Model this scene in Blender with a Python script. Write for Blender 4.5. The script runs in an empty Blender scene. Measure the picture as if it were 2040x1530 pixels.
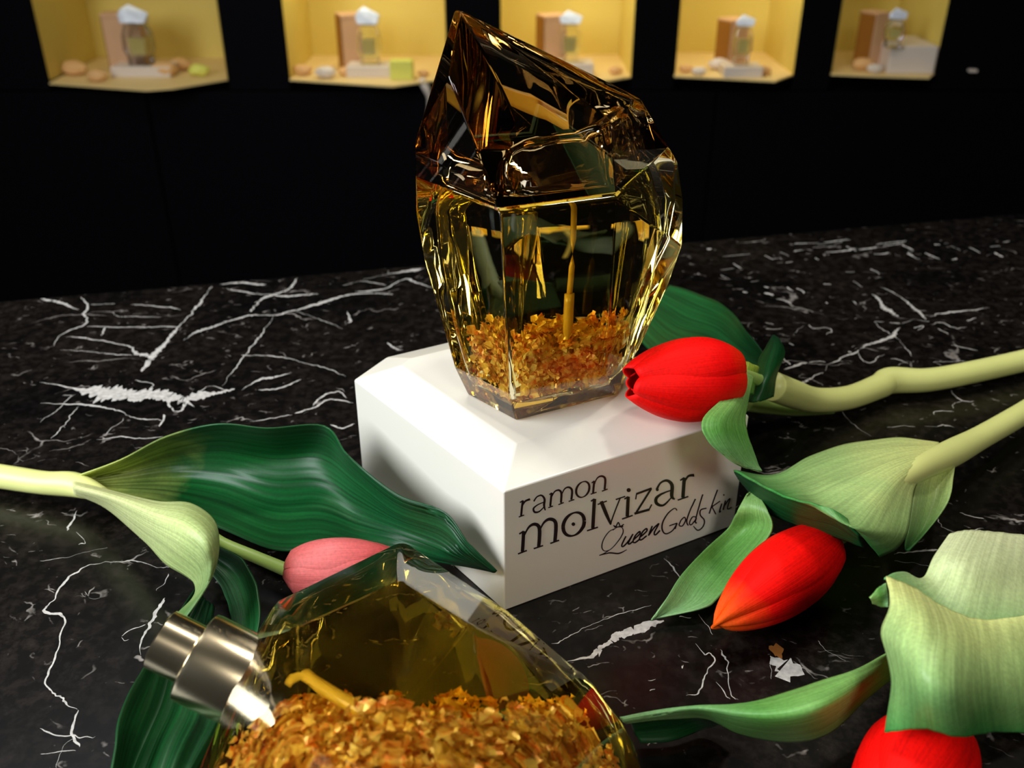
import bpy, bmesh, math, random
from math import sin, cos, tan, pi, radians, sqrt
from mathutils import Vector, Matrix, noise
random.seed(7)
S = bpy.context.scene
COL = S.collection

# ---------------------------------------------------------------- camera, world, light, exposure
FPX, PITCH, H = 1900.0, radians(29), 0.24
cam = bpy.data.cameras.new('camera'); co = bpy.data.objects.new('camera', cam); COL.objects.link(co)
cam.sensor_width = 36; cam.lens = FPX / 2040 * 36; cam.clip_start = 0.01; cam.clip_end = 50
co.location = (0, 0, H); co.rotation_euler = (pi/2 - PITCH, 0, 0)
cam.dof.use_dof = True; cam.dof.focus_distance = 0.33; cam.dof.aperture_fstop = 15
S.camera = co
S.view_settings.view_transform = 'Standard'; S.view_settings.look = 'None'
S.view_settings.gamma = 1; S.view_settings.use_curve_mapping = False
S.view_settings.exposure = 0.0
S.cycles.max_bounces = 24; S.cycles.transmission_bounces = 24; S.cycles.glossy_bounces = 8
S.cycles.diffuse_bounces = 4; S.cycles.volume_bounces = 0; S.cycles.transparent_max_bounces = 16
S.cycles.sample_clamp_indirect = 45; S.cycles.caustics_refractive = True; S.cycles.caustics_reflective = True
S.cycles.blur_glossy = 0.5
S.cycles.use_denoising = True
w = bpy.data.worlds.new('world'); S.world = w; w.use_nodes = True
w.node_tree.nodes['Background'].inputs[0].default_value = (0.9, 0.93, 1, 1)
w.node_tree.nodes['Background'].inputs[1].default_value = 0.016

def area(name, loc, target, size, power, col, size_y=None):
    l = bpy.data.lights.new(name, 'AREA'); l.energy = power; l.color = col
    l.shape = 'RECTANGLE' if size_y else 'SQUARE'; l.size = size
    if size_y: l.size_y = size_y
    o = bpy.data.objects.new(name, l); COL.objects.link(o); o.location = loc
    o.rotation_euler = (Vector(target) - Vector(loc)).to_track_quat('-Z', 'Y').to_euler()
    return o
area('ceiling_spotlight', (-0.30, 0.50, 1.35), (0.0, 0.3, 0), 0.24, 8.0, (1, 0.955, 0.86))
area('ceiling_spotlight', (0.50, 0.62, 1.35), (0.05, 0.3, 0), 0.12, 4.0, (1, 0.95, 0.85))
area('fill_light', (-1.15, -0.22, 0.72), (0, 0.3, 0.03), 0.8, 31.0, (0.90, 0.96, 1))  # unseen cool fill, added to brighten the block's left face
area('fill_light', (0.35, -0.9, 1.1), (0.05, 0.3, 0.03), 0.35, 6.5, (1, 0.94, 0.84))  # weaker warm fill, also added, for the block's lettered face
area('sheen_panel', (-0.75, 1.45, 1.75), (-0.3, 0.5, 0), 1.3, 2.6, (0.95, 0.97, 1), 0.5)  # unseen dim panel added to reflect as grey sheen on marble and glass

# ---------------------------------------------------------------- helpers
def ray(px, py):
    a, b = (px - 1020) / FPX, (765 - py) / FPX
    return Vector((a, cos(PITCH) + b*sin(PITCH), -sin(PITCH) + b*cos(PITCH)))
def PZ(px, py, z):                  # point of the place seen at a pixel, at height z
    v = ray(px, py); return Vector((0, 0, H)) + v * ((z - H) / v.z)
def PY(px, py, y):                  # same, at distance y
    v = ray(px, py); return Vector((0, 0, H)) + v * (y / v.y)
def srgb(r, g, b):
    f = lambda c: (c/255/12.92) if c/255 <= .04045 else ((c/255+.055)/1.055)**2.4
    return (f(r), f(g), f(b), 1)
def empty(name, loc, label, cat, group=None):
    o = bpy.data.objects.new(name, None); COL.objects.link(o); o.location = loc; o.empty_display_size = .02
    o['label'] = label; o['category'] = cat
    if group: o['group'] = group
    return o
def tag(o, label, cat, group=None):
    o['label'] = label; o['category'] = cat
    if group: o['group'] = group
    return o
def mesh(name, verts, faces, m=None, parent=None, smooth=False, kind=None, uvs=None):
    me = bpy.data.meshes.new(name)
    off = parent_loc(parent)
    me.from_pydata([tuple(Vector(v) - off) for v in verts], [], faces); me.update()
    if uvs is not None:
        ul = me.uv_layers.new(name='UVMap')
        for l in me.loops: ul.data[l.index].uv = uvs[l.vertex_index]
    if smooth: me.shade_smooth()
    if m:
        for x in (m if isinstance(m, list) else [m]): me.materials.append(x)
    o = bpy.data.objects.new(name, me); COL.objects.link(o)
    if parent: o.parent = parent
    if kind: o['kind'] = kind
    return o
def parent_loc(p):
    v = Vector((0, 0, 0))
    while p: v = v + p.location; p = p.parent
    return v
def bm_obj(name, bm, m=None, parent=None, smooth=False, kind=None):
    bmesh.ops.recalc_face_normals(bm, faces=bm.faces)
    me = bpy.data.meshes.new(name); bmesh.ops.translate(bm, vec=-parent_loc(parent), verts=bm.verts)
    bm.to_mesh(me); bm.free()
    if smooth: me.shade_smooth()
    if m: me.materials.append(m)
    o = bpy.data.objects.new(name, me); COL.objects.link(o)
    if parent: o.parent = parent
    if kind: o['kind'] = kind
    return o
def box_bm(x0, x1, y0, y1, z0, z1, bevel=0, yaw=0, seg=2):
    bm = bmesh.new(); bmesh.ops.create_cube(bm, size=1)
    c = Vector(((x0+x1)/2, (y0+y1)/2, (z0+z1)/2))
    bmesh.ops.scale(bm, vec=(x1-x0, y1-y0, z1-z0), verts=bm.verts)
    if bevel: bmesh.ops.bevel(bm, geom=bm.edges[:], offset=bevel, segments=seg, affect='EDGES', profile=.5)
    bmesh.ops.rotate(bm, matrix=Matrix.Rotation(yaw, 3, 'Z'), verts=bm.verts)
    bmesh.ops.translate(bm, vec=c, verts=bm.verts)
    return bm
def hull_bm(pts, dissolve=6, bevel=0.0, seg=2):
    bm = bmesh.new()
    for p in pts: bm.verts.new(p)
    r = bmesh.ops.convex_hull(bm, input=bm.verts[:])
    junk = [g for g in r['geom_interior'] if isinstance(g, bmesh.types.BMVert)]
    bmesh.ops.delete(bm, geom=junk, context='VERTS')
    bmesh.ops.dissolve_limit(bm, angle_limit=radians(dissolve), verts=bm.verts[:], edges=bm.edges[:])
    if bevel: bmesh.ops.bevel(bm, geom=bm.edges[:], offset=bevel, segments=seg, affect='EDGES', profile=.5, clamp_overlap=True)
    return bm
def cr(p, t):                       # Catmull-Rom through a list of vectors
    n = len(p) - 1; t = min(max(t, 0), 1) * n; i = min(int(t), n - 1); f = t - i
    a, b, c, d = p[max(i-1, 0)], p[i], p[i+1], p[min(i+2, n)]
    return (b*2 + (c-a)*f + (a*2 - b*5 + c*4 - d)*f*f + (b*3 - a - c*3 + d)*f*f*f) * .5
def tube(name, pts, rad, m, parent, ns=40, nr=14, caps=True, wob=0):
    P = [Vector(p) for p in pts]; R = [Vector((r, 0, 0)) for r in rad]
    V, Fc, UV = [], [], []
    for i in range(ns+1):
        t = i/ns; c = cr(P, t); d = (cr(P, min(t+.01, 1)) - cr(P, max(t-.01, 0))).normalized()
        a = d.cross(Vector((0, 0, 1))).normalized(); b = a.cross(d); r = cr(R, t).x
        for k in range(nr):
            q = 2*pi*k/nr; rr = r*(1 + wob*sin(3*q + t*9))
            V.append(c + (a*cos(q) + b*sin(q))*rr); UV.append((t, k/nr))
    for i in range(ns):
        for k in range(nr):
            Fc.append((i*nr+k, i*nr+(k+1) % nr, (i+1)*nr+(k+1) % nr, (i+1)*nr+k))
    if caps: Fc += [tuple(range(nr))[::-1], tuple(ns*nr+k for k in range(nr))]
    return mesh(name, V, Fc, m, parent, True, uvs=UV)
def sheet(name, rows, m, parent, nu=48, nv=20, thick=.0007, groove=.00025, ng=9, flip=False, jag=0.0004):
    """curved leaf through control rows (px, py, z); rows run along the leaf, columns across it"""
    G = [[PZ(*c) for c in r] for r in rows]
    V, Fc, UV = [], [], []
    sd = random.random()*50
    for i in range(nu+1):
        t = i/nu; row = [cr([g[k] for g in G], t) for k in range(len(G[0]))]
        for j in range(nv+1):
            s = j/nv; p = cr(row, s)
            e = (noise.noise(Vector((t*7+sd, s*3, 2))))*jag*(1 if j in (0, nv) else .4)
            p = p + Vector((e, e, -groove*(.5+.5*cos(2*pi*ng*s)) + e))
            p.z = max(p.z, .0012)
            V.append(p); UV.append((t, s))
    for i in range(nu):
        for j in range(nv):
            a = i*(nv+1)+j; f = (a, a+1, a+nv+2, a+nv+1)
            Fc.append(f[::-1] if flip else f)
    o = mesh(name, V, Fc, m, parent, True, uvs=UV)
    s = o.modifiers.new('thickness', 'SOLIDIFY'); s.thickness = thick; s.offset = 0
    return o

# ---------------------------------------------------------------- materials
def mat(name):
    m = bpy.data.materials.new(name); m.use_nodes = True; nt = m.node_tree
    return m, nt, nt.nodes['Principled BSDF']
def N(nt, t, **k):
    n = nt.nodes.new(t)
    for a, b in k.items(): setattr(n, a, b)
    return n
def plain(name, col, rough=.5, metal=0, bump=0, bscale=200, var=0, spec=.5, sss=0, trans=0):
    m, nt, p = mat(name)
    p.inputs['Roughness'].default_value = rough; p.inputs['Metallic'].default_value = metal
    p.inputs['Specular IOR Level'].default_value = spec
    tc = N(nt, 'ShaderNodeTexCoord'); nz = N(nt, 'ShaderNodeTexNoise'); nz.inputs['Scale'].default_value = bscale
    nz.inputs['Detail'].default_value = 5; nt.links.new(tc.outputs['Object'], nz.inputs['Vector'])
    mx = N(nt, 'ShaderNodeMix', data_type='RGBA'); mx.inputs['A'].default_value = tuple(c*(1-var) for c in col[:3])+(1,)
    mx.inputs['B'].default_value = tuple(min(1, c*(1+var)) for c in col[:3])+(1,)
    nt.links.new(nz.outputs['Fac'], mx.inputs['Factor']); nt.links.new(mx.outputs['Result'], p.inputs['Base Color'])
    if bump:
        b = N(nt, 'ShaderNodeBump'); b.inputs['Strength'].default_value = bump; b.inputs['Distance'].default_value = .001
        nt.links.new(nz.outputs['Fac'], b.inputs['Height']); nt.links.new(b.outputs['Normal'], p.inputs['Normal'])
    if trans: p.inputs['Transmission Weight'].default_value = trans
    if sss:
        p.inputs['Subsurface Weight'].default_value = sss; p.inputs['Subsurface Radius'].default_value = (.004, .003, .002)
        p.inputs['Subsurface Scale'].default_value = 1
    return m
def marble():
    m, nt, p = mat('black_marble')
    L = nt.links.new
    tc = N(nt, 'ShaderNodeTexCoord')
    n1 = N(nt, 'ShaderNodeTexNoise'); n1.inputs['Scale'].default_value = 9; n1.inputs['Detail'].default_value = 8; n1.inputs['Roughness'].default_value = .65
    L(tc.outputs['Object'], n1.inputs['Vector'])
    r1 = N(nt, 'ShaderNodeValToRGB'); e = r1.color_ramp.elements
    e[0].position = .36; e[0].color = (.0016, .0014, .0016, 1); e[1].position = .74; e[1].color = (.017, .0125, .0095, 1)
    L(n1.outputs['Fac'], r1.inputs['Fac'])
    n3 = N(nt, 'ShaderNodeTexNoise'); n3.inputs['Scale'].default_value = 160; n3.inputs['Detail'].default_value = 6; n3.inputs['Roughness'].default_value = .7
    L(tc.outputs['Object'], n3.inputs['Vector'])
    r3 = N(nt, 'ShaderNodeValToRGB'); e = r3.color_ramp.elements
    e[0].position = .45; e[0].color = (.35, .35, .35, 1); e[1].position = .72; e[1].color = (2.2, 2.2, 2.3, 1)
    L(n3.outputs['Fac'], r3.inputs['Fac'])
    mul = N(nt, 'ShaderNodeMix', data_type='RGBA', blend_type='MULTIPLY'); mul.inputs['Factor'].default_value = 1
    L(r1.outputs['Color'], mul.inputs['A']); L(r3.outputs['Color'], mul.inputs['B'])
    # grey cloudy patch towards the near left corner of the slab
    pc = PZ(60, 1480, 0)
    vd = N(nt, 'ShaderNodeVectorMath', operation='DISTANCE'); vd.inputs[1].default_value = pc
    L(tc.outputs['Object'], vd.inputs[0])
    ad = N(nt, 'ShaderNodeMath', operation='MULTIPLY_ADD'); L(n1.outputs['Fac'], ad.inputs[0]); ad.inputs[1].default_value = .09; L(vd.outputs['Value'], ad.inputs[2])
    mr = N(nt, 'ShaderNodeMapRange'); mr.inputs['From Min'].default_value = .108; mr.inputs['From Max'].default_value = .085
    L(ad.outputs[0], mr.inputs['Value'])
    pm = N(nt, 'ShaderNodeMath', operation='MULTIPLY'); L(mr.outputs[0], pm.inputs[0])
    n5 = N(nt, 'ShaderNodeTexNoise'); n5.inputs['Scale'].default_value = 90; n5.inputs['Detail'].default_value = 8; n5.inputs['Roughness'].default_value = .75
    L(tc.outputs['Object'], n5.inputs['Vector'])
    r5 = N(nt, 'ShaderNodeMapRange'); r5.inputs['From Min'].default_value = .4; r5.inputs['From Max'].default_value = .7
    L(n5.outputs['Fac'], r5.inputs['Value']); L(r5.outputs[0], pm.inputs[1])
    m5 = N(nt, 'ShaderNodeMix', data_type='RGBA'); L(pm.outputs[0], m5.inputs['Factor']); L(mul.outputs['Result'], m5.inputs['A']); m5.inputs['B'].default_value = (.3, .31, .3, 1)
    # fine hairline veins
    wn = N(nt, 'ShaderNodeTexNoise'); wn.inputs['Scale'].default_value = 14; wn.inputs['Detail'].default_value = 5
    L(tc.outputs['Object'], wn.inputs['Vector'])
    sc = N(nt, 'ShaderNodeVectorMath', operation='MULTIPLY_ADD'); sc.inputs[1].default_value = (.09, .09, .09)
    L(wn.outputs['Color'], sc.inputs[0]); L(tc.outputs['Object'], sc.inputs[2])
    last = m5.outputs['Result']
    for scale, rot, wd, lo in ((11, .5, .008, .56), (26, -.4, .013, .60), (60, .2, .028, .61), (120, .9, .05, .62)):
        mp = N(nt, 'ShaderNodeMapping'); mp.inputs['Rotation'].default_value = (0, 0, rot); mp.inputs['Scale'].default_value = (.55, 1.35, 1); mp.inputs['Location'].default_value = (scale*.37, .21, 0)
        L(sc.outputs[0], mp.inputs['Vector'])
        vo = N(nt, 'ShaderNodeTexVoronoi', feature='DISTANCE_TO_EDGE'); vo.inputs['Scale'].default_value = scale
        L(mp.outputs[0], vo.inputs['Vector'])
        a = N(nt, 'ShaderNodeMapRange'); a.inputs['From Min'].default_value = wd; a.inputs['From Max'].default_value = wd*.2
        L(vo.outputs['Distance'], a.inputs['Value'])
        nn = N(nt, 'ShaderNodeTexNoise'); nn.inputs['Scale'].default_value = scale*.9+11; nn.inputs['Detail'].default_value = 6
        L(tc.outputs['Object'], nn.inputs['Vector'])
        b = N(nt, 'ShaderNodeMapRange'); b.inputs['From Min'].default_value = lo; b.inputs['From Max'].default_value = lo+.1
        L(nn.outputs['Fac'], b.inputs['Value'])
        c = N(nt, 'ShaderNodeMath', operation='MULTIPLY'); L(a.outputs[0], c.inputs[0]); L(b.outputs[0], c.inputs[1])
        mx = N(nt, 'ShaderNodeMix', data_type='RGBA'); L(c.outputs[0], mx.inputs['Factor']); L(last, mx.inputs['A']); mx.inputs['B'].default_value = (.30, .27, .25, 1)
        last = mx.outputs['Result']
    L(last, p.inputs['Base Color'])
    p.inputs['Roughness'].default_value = .27; p.inputs['Specular IOR Level'].default_value = .35
    return m
def leaf_mat(name, c0, c1, c2, dark=None, t1=.3, rough=.42, trans=.25, vein=.35, spec=.45):
    """c0 base, c1 middle, c2 tip; lengthwise veins"""
    m, nt, p = mat(name); L = nt.links.new
    uv = N(nt, 'ShaderNodeUVMap', uv_map='UVMap'); sp = N(nt, 'ShaderNodeSeparateXYZ'); L(uv.outputs[0], sp.inputs[0])
    r = N(nt, 'ShaderNodeValToRGB'); e = r.color_ramp.elements
    e[0].position = .02; e[0].color = c0; e[1].position = 1; e[1].color = c2
    k = e.new(t1); k.color = c1
    tc = N(nt, 'ShaderNodeTexCoord'); nz = N(nt, 'ShaderNodeTexNoise'); nz.inputs['Scale'].default_value = 45; nz.inputs['Detail'].default_value = 4
    L(tc.outputs['Object'], nz.inputs['Vector'])
    ma = N(nt, 'ShaderNodeMath', operation='MULTIPLY_ADD'); L(nz.outputs['Fac'], ma.inputs[0]); ma.inputs[1].default_value = .3
    sb = N(nt, 'ShaderNodeMath', operation='SUBTRACT'); L(sp.outputs['X'], sb.inputs[0]); sb.inputs[1].default_value = .15
    L(sb.outputs[0], ma.inputs[2]); L(ma.outputs[0], r.inputs['Fac'])
    mp = N(nt, 'ShaderNodeMapping'); mp.inputs['Scale'].default_value = (1.6, 34, 1); L(uv.outputs[0], mp.inputs['Vector'])
    vn = N(nt, 'ShaderNodeTexNoise'); vn.inputs['Scale'].default_value = 1; vn.inputs['Detail'].default_value = 3; L(mp.outputs[0], vn.inputs['Vector'])
    vr = N(nt, 'ShaderNodeMapRange'); vr.inputs['From Min'].default_value = .35; vr.inputs['From Max'].default_value = .65
    vr.inputs['To Min'].default_value = 1-vein; vr.inputs['To Max'].default_value = 1+vein; L(vn.outputs['Fac'], vr.inputs['Value'])
    fn = N(nt, 'ShaderNodeTexNoise'); fn.inputs['Scale'].default_value = 900; L(tc.outputs['Object'], fn.inputs['Vector'])
    fr = N(nt, 'ShaderNodeMapRange'); fr.inputs['To Min'].default_value = .75; fr.inputs['To Max'].default_value = 1.25; L(fn.outputs['Fac'], fr.inputs['Value'])
    mm = N(nt, 'ShaderNodeMath', operation='MULTIPLY'); L(vr.outputs[0], mm.inputs[0]); L(fr.outputs[0], mm.inputs[1])
    vs = N(nt, 'ShaderNodeVectorMath', operation='SCALE'); L(r.outputs['Color'], vs.inputs[0]); L(mm.outputs[0], vs.inputs['Scale'])
    L(vs.outputs[0], p.inputs['Base Color'])
    bp = N(nt, 'ShaderNodeBump'); bp.inputs['Strength'].default_value = .25; bp.inputs['Distance'].default_value = .0006
    L(vn.outputs['Fac'], bp.inputs['Height']); L(bp.outputs[0], p.inputs['Normal'])
    p.inputs['Roughness'].default_value = rough; p.inputs['Specular IOR Level'].default_value = spec
    tr = N(nt, 'ShaderNodeBsdfTranslucent'); L(vs.outputs[0], tr.inputs['Color'])
    ms = N(nt, 'ShaderNodeMixShader'); ms.inputs[0].default_value = trans
    L(p.outputs[0], ms.inputs[1]); L(tr.outputs[0], ms.inputs[2])
    L(ms.outputs[0], nt.nodes['Material Output'].inputs['Surface'])
    return m
def glass(name, col, ior, rough=0, absorb=None, dens=0, wav=0):
    m = bpy.data.materials.new(name); m.use_nodes = True; nt = m.node_tree; nt.nodes.clear(); L = nt.links.new
    out = N(nt, 'ShaderNodeOutputMaterial'); g = N(nt, 'ShaderNodeBsdfGlass')
    g.inputs['Color'].default_value = col; g.inputs['IOR'].default_value = ior; g.inputs['Roughness'].default_value = rough
    L(g.outputs[0], out.inputs['Surface'])
    if absorb:
        v = N(nt, 'ShaderNodeVolumeAbsorption'); v.inputs['Color'].default_value = absorb; v.inputs['Density'].default_value = dens
        L(v.outputs[0], out.inputs['Volume'])
    if wav:
        tc = N(nt, 'ShaderNodeTexCoord'); nz = N(nt, 'ShaderNodeTexNoise'); nz.inputs['Scale'].default_value = 45; nz.inputs['Detail'].default_value = 2
        L(tc.outputs['Object'], nz.inputs['Vector'])
        b = N(nt, 'ShaderNodeBump'); b.inputs['Strength'].default_value = wav; b.inputs['Distance'].default_value = .002
        L(nz.outputs['Fac'], b.inputs['Height']); L(b.outputs[0], g.inputs['Normal'])
    return m
def gold_flake():
    m, nt, p = mat('gold_leaf'); L = nt.links.new
    tc = N(nt, 'ShaderNodeTexCoord'); nz = N(nt, 'ShaderNodeTexNoise'); nz.inputs['Scale'].default_value = 260; nz.inputs['Detail'].default_value = 3
    L(tc.outputs['Object'], nz.inputs['Vector'])
    r = N(nt, 'ShaderNodeValToRGB'); e = r.color_ramp.elements
    e[0].position = .34; e[0].color = (.80, .19, .008, 1); e[1].position = .56; e[1].color = (1, .66, .13, 1)
    L(nz.outputs['Fac'], r.inputs['Fac']); L(r.outputs[0], p.inputs['Base Color'])
    p.inputs['Metallic'].default_value = .1; p.inputs['Roughness'].default_value = .26
    return m
M = {}
M['marble'] = marble()
M['vein'] = plain('white_marble_vein', (.50, .48, .46, 1), .32, bscale=420, var=.75)
M['vein_brown'] = plain('brown_marble_fleck', srgb(150, 95, 45), .32, bscale=200, var=.4)
M['block'] = plain('cream_lacquer', (.82, .78, .69, 1), .16, var=.02, bscale=14, spec=.5)
M['ink'] = plain('dark_ink', (.013, .004, .006, 1), .4)
M['glass'] = glass('amber_tinted_glass', (1, .995, .975, 1), 1.5, absorb=(.93, .84, .30, 1), dens=15)
M['capglass'] = glass('smoky_amber_cap_glass', (1, .99, .96, 1), 1.5, absorb=(.80, .68, .42, 1), dens=80)
M['liquid'] = glass('gold_perfume', (1, 1, 1, 1), 1.36/1.5, absorb=(.985, .87, .12, 1), dens=30)
M['clear'] = glass('display_glass', (.95, .97, 1, 1), 1.45, .05)
M['tube'] = plain('tube_plastic', srgb(225, 175, 50), .3)
M['flake'] = gold_flake()
M['gold'] = plain('polished_gold_metal', (.80, .62, .28, 1), .17, 1, var=.05)
M['steel'] = plain('champagne_metal', (.90, .77, .52, 1), .22, 1, var=.05)
M['red'] = leaf_mat('red_petal', (.95, .03, .002, 1), (1, .0015, .001, 1), (.9, .004, .002, 1), t1=.25, rough=.6, trans=.12, vein=.06, spec=.15)
M['red2'] = leaf_mat('red_orange_petal', (.85, .002, .001, 1), (1, .003, .001, 1), (1, .13, .008, 1), t1=.74, rough=.6, trans=.12, vein=.12, spec=.15)
M['pink'] = leaf_mat('pink_petal', (.85, .16, .15, 1), (.90, .20, .20, 1), (.85, .10, .10, 1), t1=.4, rough=.5, trans=.12, vein=.1)
YEL, YG = srgb(228, 228, 150), srgb(150, 175, 70)
M['stem'] = plain('pale_stem', srgb(220, 224, 140), .42, bscale=60, var=.08, sss=.0)
M['stem_green'] = plain('green_stem', srgb(160, 190, 100), .42, bscale=60, var=.08)
M['deep'] = leaf_mat('deep_green_leaf', srgb(205, 215, 110), srgb(17, 90, 38), srgb(14, 76, 42), t1=.26, vein=.4)
M['dark'] = leaf_mat('dark_green_leaf', srgb(10, 60, 28), srgb(14, 72, 30), srgb(24, 88, 42), t1=.5, vein=.4)
M['curl'] = leaf_mat('yellow_green_leaf', srgb(228, 230, 170), srgb(190, 210, 135), srgb(35, 105, 45), t1=.42, vein=.18)
M['pale'] = leaf_mat('pale_green_leaf', srgb(228, 232, 150), srgb(182, 212, 135), srgb(62, 142, 66), t1=.45, vein=.15)
M['mid'] = leaf_mat('mid_green_leaf', srgb(150, 195, 110), srgb(100, 165, 75), srgb(150, 200, 140), t1=.5, vein=.2)
M['wall'] = plain('black_lacquer_panel', (.002, .002, .003, 1), .6, spec=.03)
M['niche'] = plain('yellow_niche_lining', srgb(214, 190, 95), .6, var=.03, bscale=4)
M['tray'] = plain('cream_niche_floor', srgb(235, 205, 140), .5)
M['floor'] = plain('dark_floor', (.01, .01, .01, 1), .6)
M['pinkbox'] = plain('pink_gold_card', srgb(205, 160, 120), .5)
M['brown'] = plain('brown_card_side', srgb(150, 95, 30), .5)
M['white'] = plain('white_plinth', srgb(220, 205, 190), .4)
M['frost'] = plain('frosted_crystal', srgb(215, 220, 235), .25, bump=1, bscale=90, var=.25)
M['stone'] = plain('beige_stone', srgb(220, 170, 110), .6, var=.2, bscale=30)
M['lime'] = plain('yellow_wax', srgb(222, 220, 100), .5)
M['pale_liquid'] = plain('pale_perfume', srgb(235, 215, 130), .3)

# ---------------------------------------------------------------- setting
FLOOR_Z, CEIL_Z = -.85, 1.9
def struct(o): o['kind'] = 'structure'; return o
struct(bm_obj('floor', box_bm(-3, 3, -2, 2.6, FLOOR_Z-.05, FLOOR_Z), M['floor']))
struct(bm_obj('ceiling', box_bm(-3, 3, -2, 2.6, CEIL_Z, CEIL_Z+.05), M['wall']))

WY = 2.05                     # front face of the black display wall
niches = [  # left px, right px, row of the bottom edge, outline of the floor's front lip
    (98, 455, 161, [(98, 165), (205, 173), (292, 179), (345, 175), (455, 157)]),
    (577, 892, 156, [(577, 158), (700, 166), (782, 171), (892, 156)]),
    (997, 1258, 154, [(997, 157), (1130, 163), (1215, 159), (1258, 152)]),
    (1344, 1581, 149, [(1344, 151), (1450, 156), (1545, 161), (1581, 148)]),
    (1656, 1862, 146, [(1656, 147), (1750, 151), (1852, 154), (1862, 146)]),
]
wall = bpy.data.objects.new('wall_back', None); COL.objects.link(wall); wall.location = (0, WY, FLOOR_Z); wall['kind'] = 'structure'
NT = .16                       # niche ceiling height
xs, info = [], []
for (a, b, yb, lip) in niches:
    pa, pb = PY(a, yb, WY), PY(b, yb, WY); info.append((pa.x, pb.x, (pa.z+pb.z)/2))
zlow = min(i[2] for i in info)
edges = [-3.0] + [v for i in info for v in i[:2]] + [3.0]
for k in range(0, len(edges), 2):
    bm_obj('panel', box_bm(edges[k], edges[k+1], WY, WY+.32, zlow-.02, NT, .002), M['wall'], wall)
bm_obj('panel', box_bm(-3, 3, WY, WY+.32, NT+.002, CEIL_Z), M['wall'], wall)
seam = PY(330, 400, WY).x
for x0, x1 in ((-3, seam-1.2), (seam-1.2, seam), (seam, seam+1.2), (seam+1.2, 3)):
    bm_obj('panel', box_bm(x0+.0015, x1-.0015, WY-.004, WY+.32, FLOOR_Z, zlow-.022, .002), M['wall'], wall)
for n, ((a, b, yb, lip), (x0, x1, zb)) in enumerate(zip(niches, info)):
    D = .26
    x0 += .0015; x1 -= .0015
    V = [(x0, WY, zb), (x1, WY, zb), (x1, WY+D, zb), (x0, WY+D, zb), (x0, WY, NT), (x1, WY, NT), (x1, WY+D, NT), (x0, WY+D, NT)]
    mesh('niche_lining', V, [(3, 2, 6, 7), (0, 3, 7, 4), (1, 5, 6, 2), (4, 7, 6, 5)], M['niche'], wall)
    bm = bmesh.new(); pts = []
    for (px, py) in lip: pts.append(PZ(px, py, zb))
    pts[0].y = pts[0].y; top = [bm.verts.new(q) for q in pts] + [bm.verts.new((x1, WY+D, zb)), bm.verts.new((x0, WY+D, zb))]
    f = bm.faces.new(top); r = bmesh.ops.extrude_face_region(bm, geom=[f])
    bmesh.ops.translate(bm, vec=(0, 0, -.003), verts=[g for g in r['geom'] if isinstance(g, bmesh.types.BMVert)])
    bm_obj('niche_floor', bm, M['tray'], wall)
    lt = bpy.data.lights.new('niche_light', 'AREA'); lt.shape = 'RECTANGLE'; lt.size = (x1-x0)*.35; lt.size_y = .08
    lt.energy = (.11, .58, .66, .52, .11)[n]; lt.color = (1, .96, .70)
    lo = bpy.data.objects.new('niche_light', lt); COL.objects.link(lo); lo.location = ((x0+x1)/2-.02, WY+.03, NT-.012); lo.rotation_euler = (radians(18), 0, 0)

# things shown in the niches
def zfloor(n): return info[n][2]
def stand(px, py_bottom, n):                 # point on the floor of niche n
    return PZ(px, py_bottom, zfloor(n))
names = ['first niche from the left', 'second niche from the left', 'third niche, behind the tall bottle', 'fourth niche from the left', 'rightmost niche']
def gift_box(n, pxl, pxr, top, bot, yaw, where):
    p = stand((pxl+pxr)/2, bot, n); a = PY(pxl, bot, p.y); b = PY(pxr, bot, p.y); wd = b.x - a.x
    zt = PY((pxl+pxr)/2, top, p.y).z
    e = empty('gift_box', (p.x, p.y, p.z), where, 'box', 'perfume boxes in the lit niches')
    d = .045
    bm_obj('box_body', box_bm(p.x-wd/2, p.x+wd/2, p.y-d/2, p.y+d/2, p.z, p.z+(zt-p.z)*.93, .001, yaw), M['pinkbox'], e)
    bm_obj('box_lid', box_bm(p.x-wd/2-.001, p.x+wd/2+.001, p.y-d/2-.001, p.y+d/2+.001, p.z+(zt-p.z)*.93, zt, .001, yaw), M['pinkbox'], e)
    q = Matrix.Rotation(yaw, 3, 'Z') @ Vector((-wd/2-.0015, 0, 0))
    bm_obj('side_panel', box_bm(p.x+q.x-.0006, p.x+q.x+.0006, p.y+q.y-d/2+.002, p.y+q.y+d/2-.002, p.z+.002, zt-.004, 0, yaw), M['brown'], e)
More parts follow.
